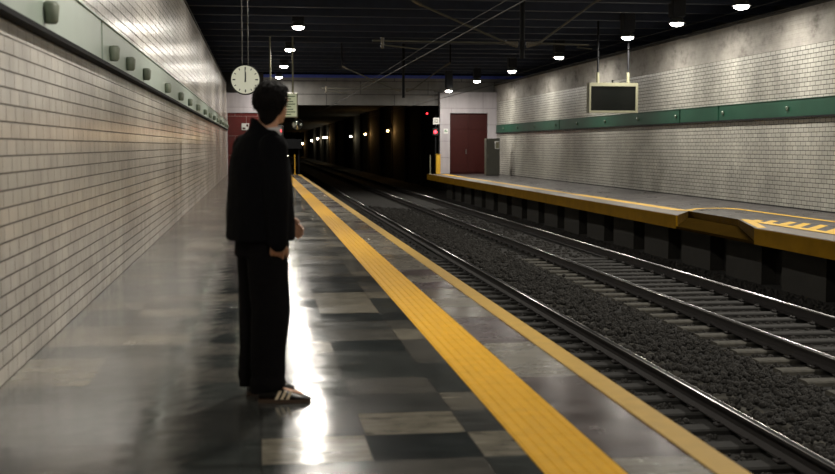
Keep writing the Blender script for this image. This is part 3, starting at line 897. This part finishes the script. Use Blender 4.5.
# legs
RH, RK, RA = (.035, -.075, .90), (.055, -.085, .50), (.030, -.09, .09)
LH, LK, LA = (-.02, .085, .90), (-.015, .105, .50), (-.040, .12, .09)
limb(body, [RH, RK, RA], [.085, .055, .038]); limb(body, [LH, LK, LA], [.085, .055, .038])
for (ax, ay), ang in (((.030, -.09), 0), ((-.04, .12), 26)):
    c, s_ = math.cos(R(ang)), math.sin(R(ang))
    body.tube([(ax - .035 * c, ay - .035 * s_, .045), (ax + .06 * c, ay + .06 * s_, .05), (ax + .15 * c, ay + .15 * s_, .035), (ax + .19 * c, ay + .19 * s_, .03)], [.03, .036, .026, .016], 12)
person = shift(remesh(body, .0045, 2)).build('person', M['skin'])
tag(person, 'person in black jacket and wide trousers standing, head turned towards the tunnel', 'person')

# hair: thick short crop, long on top, tapered nape
def hairfn(d):
    f, l, z = d
    th = 1.0
    if f > .30 and z < .40: th = .60
    elif f > .02 and z < .12: th = .70
    elif z < -.2: th = 1.0 - (-.2 - z) * .14
    n = noise.noise(Vector((f * 4 + 3, l * 4, z * 3))) * .06 + noise.noise(Vector((f * 13, l * 13, z * 5))) * .04
    return th * (1 + n)
hm = MB().ball(H(-.012, 0, .020), (.112, .098, .108), HY, 96, 64, hairfn)
hm.ball(H(.042, 0, .080), (.058, .064, .034), HY, 40, 24, lambda d: 1 + .12 * noise.noise(Vector((d[0] * 6, d[1] * 9, d[2] * 4))))
# tapered nape and sides
c0 = H(-.030, 0, 0); c1 = H(-.034, 0, 0); c2 = H(-.026, 0, 0); c3 = H(-.032, 0, 0)
hz0 = HC.z
hm.loft([(c0[0], c0[1], hz0 + .03, .082, .092, HY), (c1[0], c1[1], hz0 - .025, .072, .083, HY), (c2[0], c2[1], hz0 - .048, .060, .066, HY, .014), (c3[0], c3[1], hz0 - .068, .050, .057, HY, .034), (c3[0], c3[1], hz0 - .080, .044, .050, HY, .04)], 40)
for s_ in (1, -1):      # sideburns
    p, q = H(.020, .074 * s_, .03), H(.022, .068 * s_, -.035)
    hm.tube([p, q], [.012, .004], 10)
rs = random.Random(4)
for k in range(600):
    a, b = rs.uniform(0, 2 * math.pi), rs.uniform(-.45, 1)
    cb_ = math.sqrt(max(0, 1 - b * b))
    dd = (cb_ * math.cos(a), cb_ * math.sin(a), b)
    if dd[0] > .15 and b < .45: continue
    p = Vector(H(-.012 + dd[0] * .108, dd[1] * .095, .020 + dd[2] * .104))
    out = Vector(H(-.012 + dd[0] * .13, dd[1] * .12, .020 + dd[2] * .125)) - p
    fw = Vector(H(1, 0, 0)) - Vector(H(0, 0, 0))
    q = p + out * rs.uniform(.2, .6) + fw * rs.uniform(-.004, .012) + Vector((0, 0, -.014 * rs.random()))
    hm.tube([p, p.lerp(q, .5) + Vector((0, 0, .003)), q], [.0030, .0024, .0006], 5)
shift(hm).build('hair', M['hair'], person)
for s_ in (1, -1):
    shift(MB().ball(H(.079, .029 * s_, .004), (.012, .013, .0085), HY, 14, 10)).build('eye', M['eye'], person)

# shirt collar
shift(MB().loft([(.040, .010, 1.40, .088, .070, 20, -.02), (.042, .012, 1.455, .078, .066, 25, -.01), (.046, .010, 1.478, .072, .064, 0, .0), (.048, .010, 1.496, .071, .062, -10, .008), (.048, .010, 1.497, .062, .056, -10, .008)], 36)).build('shirt_collar', M['shirt'], person)

# jacket
def wrk(p):
    return .006 * noise.noise(Vector((p.x * 9, p.y * 9, p.z * 4))) + .004 * noise.noise(Vector((p.x * 20, p.y * 20, p.z * 11)))
jk = MB()
jk.loft([(-.002, .0, .885, .172, .205, YW), (-.002, .0, .90, .176, .208, YW), (-.002, 0, 1.0, .172, .205, YW), (-.002, 0, 1.12, .164, .202, YW), (-.004, 0, 1.25, .155, .205, YW),
         (-.004, .0, 1.34, .140, .192, YW), (-.000, .0, 1.40, .116, .172, YW), (.002, .002, 1.45, .092, .135, YW), (.012, .006, 1.485, .074, .086, YW)], 40, ex=2.25)
limb(jk, [(.072, -.142, 1.390), (.086, -.212, 1.15), (.088, -.214, .890)], [.084, .068, .054])
limb(jk, [(-.075, .142, 1.390), (-.069, .240, 1.14), (.105, .160, .985)], [.078, .068, .054])
# collar of the jacket standing round the neck
jk.loft([(.012, .006, 1.450, .084, .094, YW, -.01), (.020, .010, 1.480, .074, .076, 20, -.042), (.022, .012, 1.494, .071, .072, 15, -.060), (.022, .012, 1.495, .060, .062, 15, -.060)], 36)
jkm = remesh(jk, .008, 3, wrk)
jo = shift(jkm).build('jacket', M['jacket'], person)
# trousers
tr = MB()
tr.loft([(0, 0, .80, .135, .165, YW), (0, 0, .90, .128, .168, YW), (0, 0, 1.0, .115, .15, YW)])
def leg(h, k_, a, r0, r1, r2):
    tr.loft([(a[0], a[1], .066, r2, r2 * .9, 10, .018), (a[0], a[1], .085, r2, r2 * .9, 10, .018), (a[0] * .7 + k_[0] * .3, a[1] * .7 + k_[1] * .3, .25, r2 * .98, r2 * .88, 10),
             (k_[0], k_[1], .5, r1, r1 * .95, 15), (h[0], h[1], .78, r0, r0, 20), (h[0], h[1], .9, r0, r0, 20)], 32)
leg((.040, -.070), (.050, -.085), (.030, -.09), .112, .106, .098)
leg((-.022, .085), (-.024, .100), (-.032, .115), .112, .106, .100)
def wrt(p):
    return .007 * noise.noise(Vector((p.x * 7, p.y * 7, p.z * 3))) + .005 * noise.noise(Vector((p.x * 16, p.y * 16, p.z * 9))) + (.006 * math.sin(p.z * 70 + 4 * p.x) * max(0, .25 - p.z) * 4)
shift(remesh(tr, .009, 3, wrt)).build('trousers', M['trousers'], person)
# shoes
def shoe(ax, ay, ang, side):
    c, s_ = math.cos(R(ang)), math.sin(R(ang))
    T = lambda f, l, z: (ax + c * f - s_ * l, ay + s_ * f + c * l, z)
    mb = MB()
    secs = [(-.055, .022, .030, .070), (-.045, .032, .034, .082), (-.01, .034, .040, .088), (.05, .036, .038, .085), (.09, .040, .034, .070), (.13, .045, .030, .055), (.17, .046, .026, .044), (.20, .040, .022, .036), (.222, .026, .014, .026)]
    n = 16; vs = []
    for f, wd, _, top in secs:
        for k in range(n):
            t_ = 2 * math.pi * k / n
            zz = .018 + (top - .018) * (.5 + .5 * math.sin(t_))
            vs.append(T(f, wd * math.cos(t_) * (1.0 if math.sin(t_) < .2 else 1 - .25 * math.sin(t_)), zz))
    fs = []
    for i in range(len(secs) - 1):
        for k in range(n): fs.append((i * n + k, i * n + (k + 1) % n, (i + 1) * n + (k + 1) % n, (i + 1) * n + k))
    fs += [tuple(range(n))[::-1], tuple(range((len(secs) - 1) * n, len(secs) * n))]
    mb.add(vs, fs, True)
    up = shift(mb).build('shoe', M['shoe'], person)
    so = MB()
    ol = []
    for f, wd, _, top in secs: ol.append((f, wd + .005))
    pts = [T(f, l, 0)[:2] for f, l in [(-.062, 0)] + [(a, b) for a, b in ol] + [(.232, 0)] + [(a, -b) for a, b in ol[::-1]]]
    so.prism(pts[::-1], 2, .001, .022)
    shift(so).build('sole', M['sole'], up)
    for k in range(3):
        f0 = .035 + k * .030
        q = []
        for (f, z) in ((f0, .024), (f0 + .016, .024), (f0 + .038, .068), (f0 + .022, .068)):
            l = .040 if z < .05 else .030
            q.append((f, z, l * side))
        vs_ = [T(f, l, z) for f, z, l in q] + [T(f, l + .009 * side, z) for f, z, l in q]
        shift(MB().add(vs_, [(0, 1, 2, 3), (7, 6, 5, 4), (0, 4, 5, 1), (1, 5, 6, 2), (2, 6, 7, 3), (3, 7, 4, 0)])).build('shoe_stripe', M['stripe'], up)
shoe(.034, -.098, -4, -1)
shoe(-.03, .118, 26, 1)
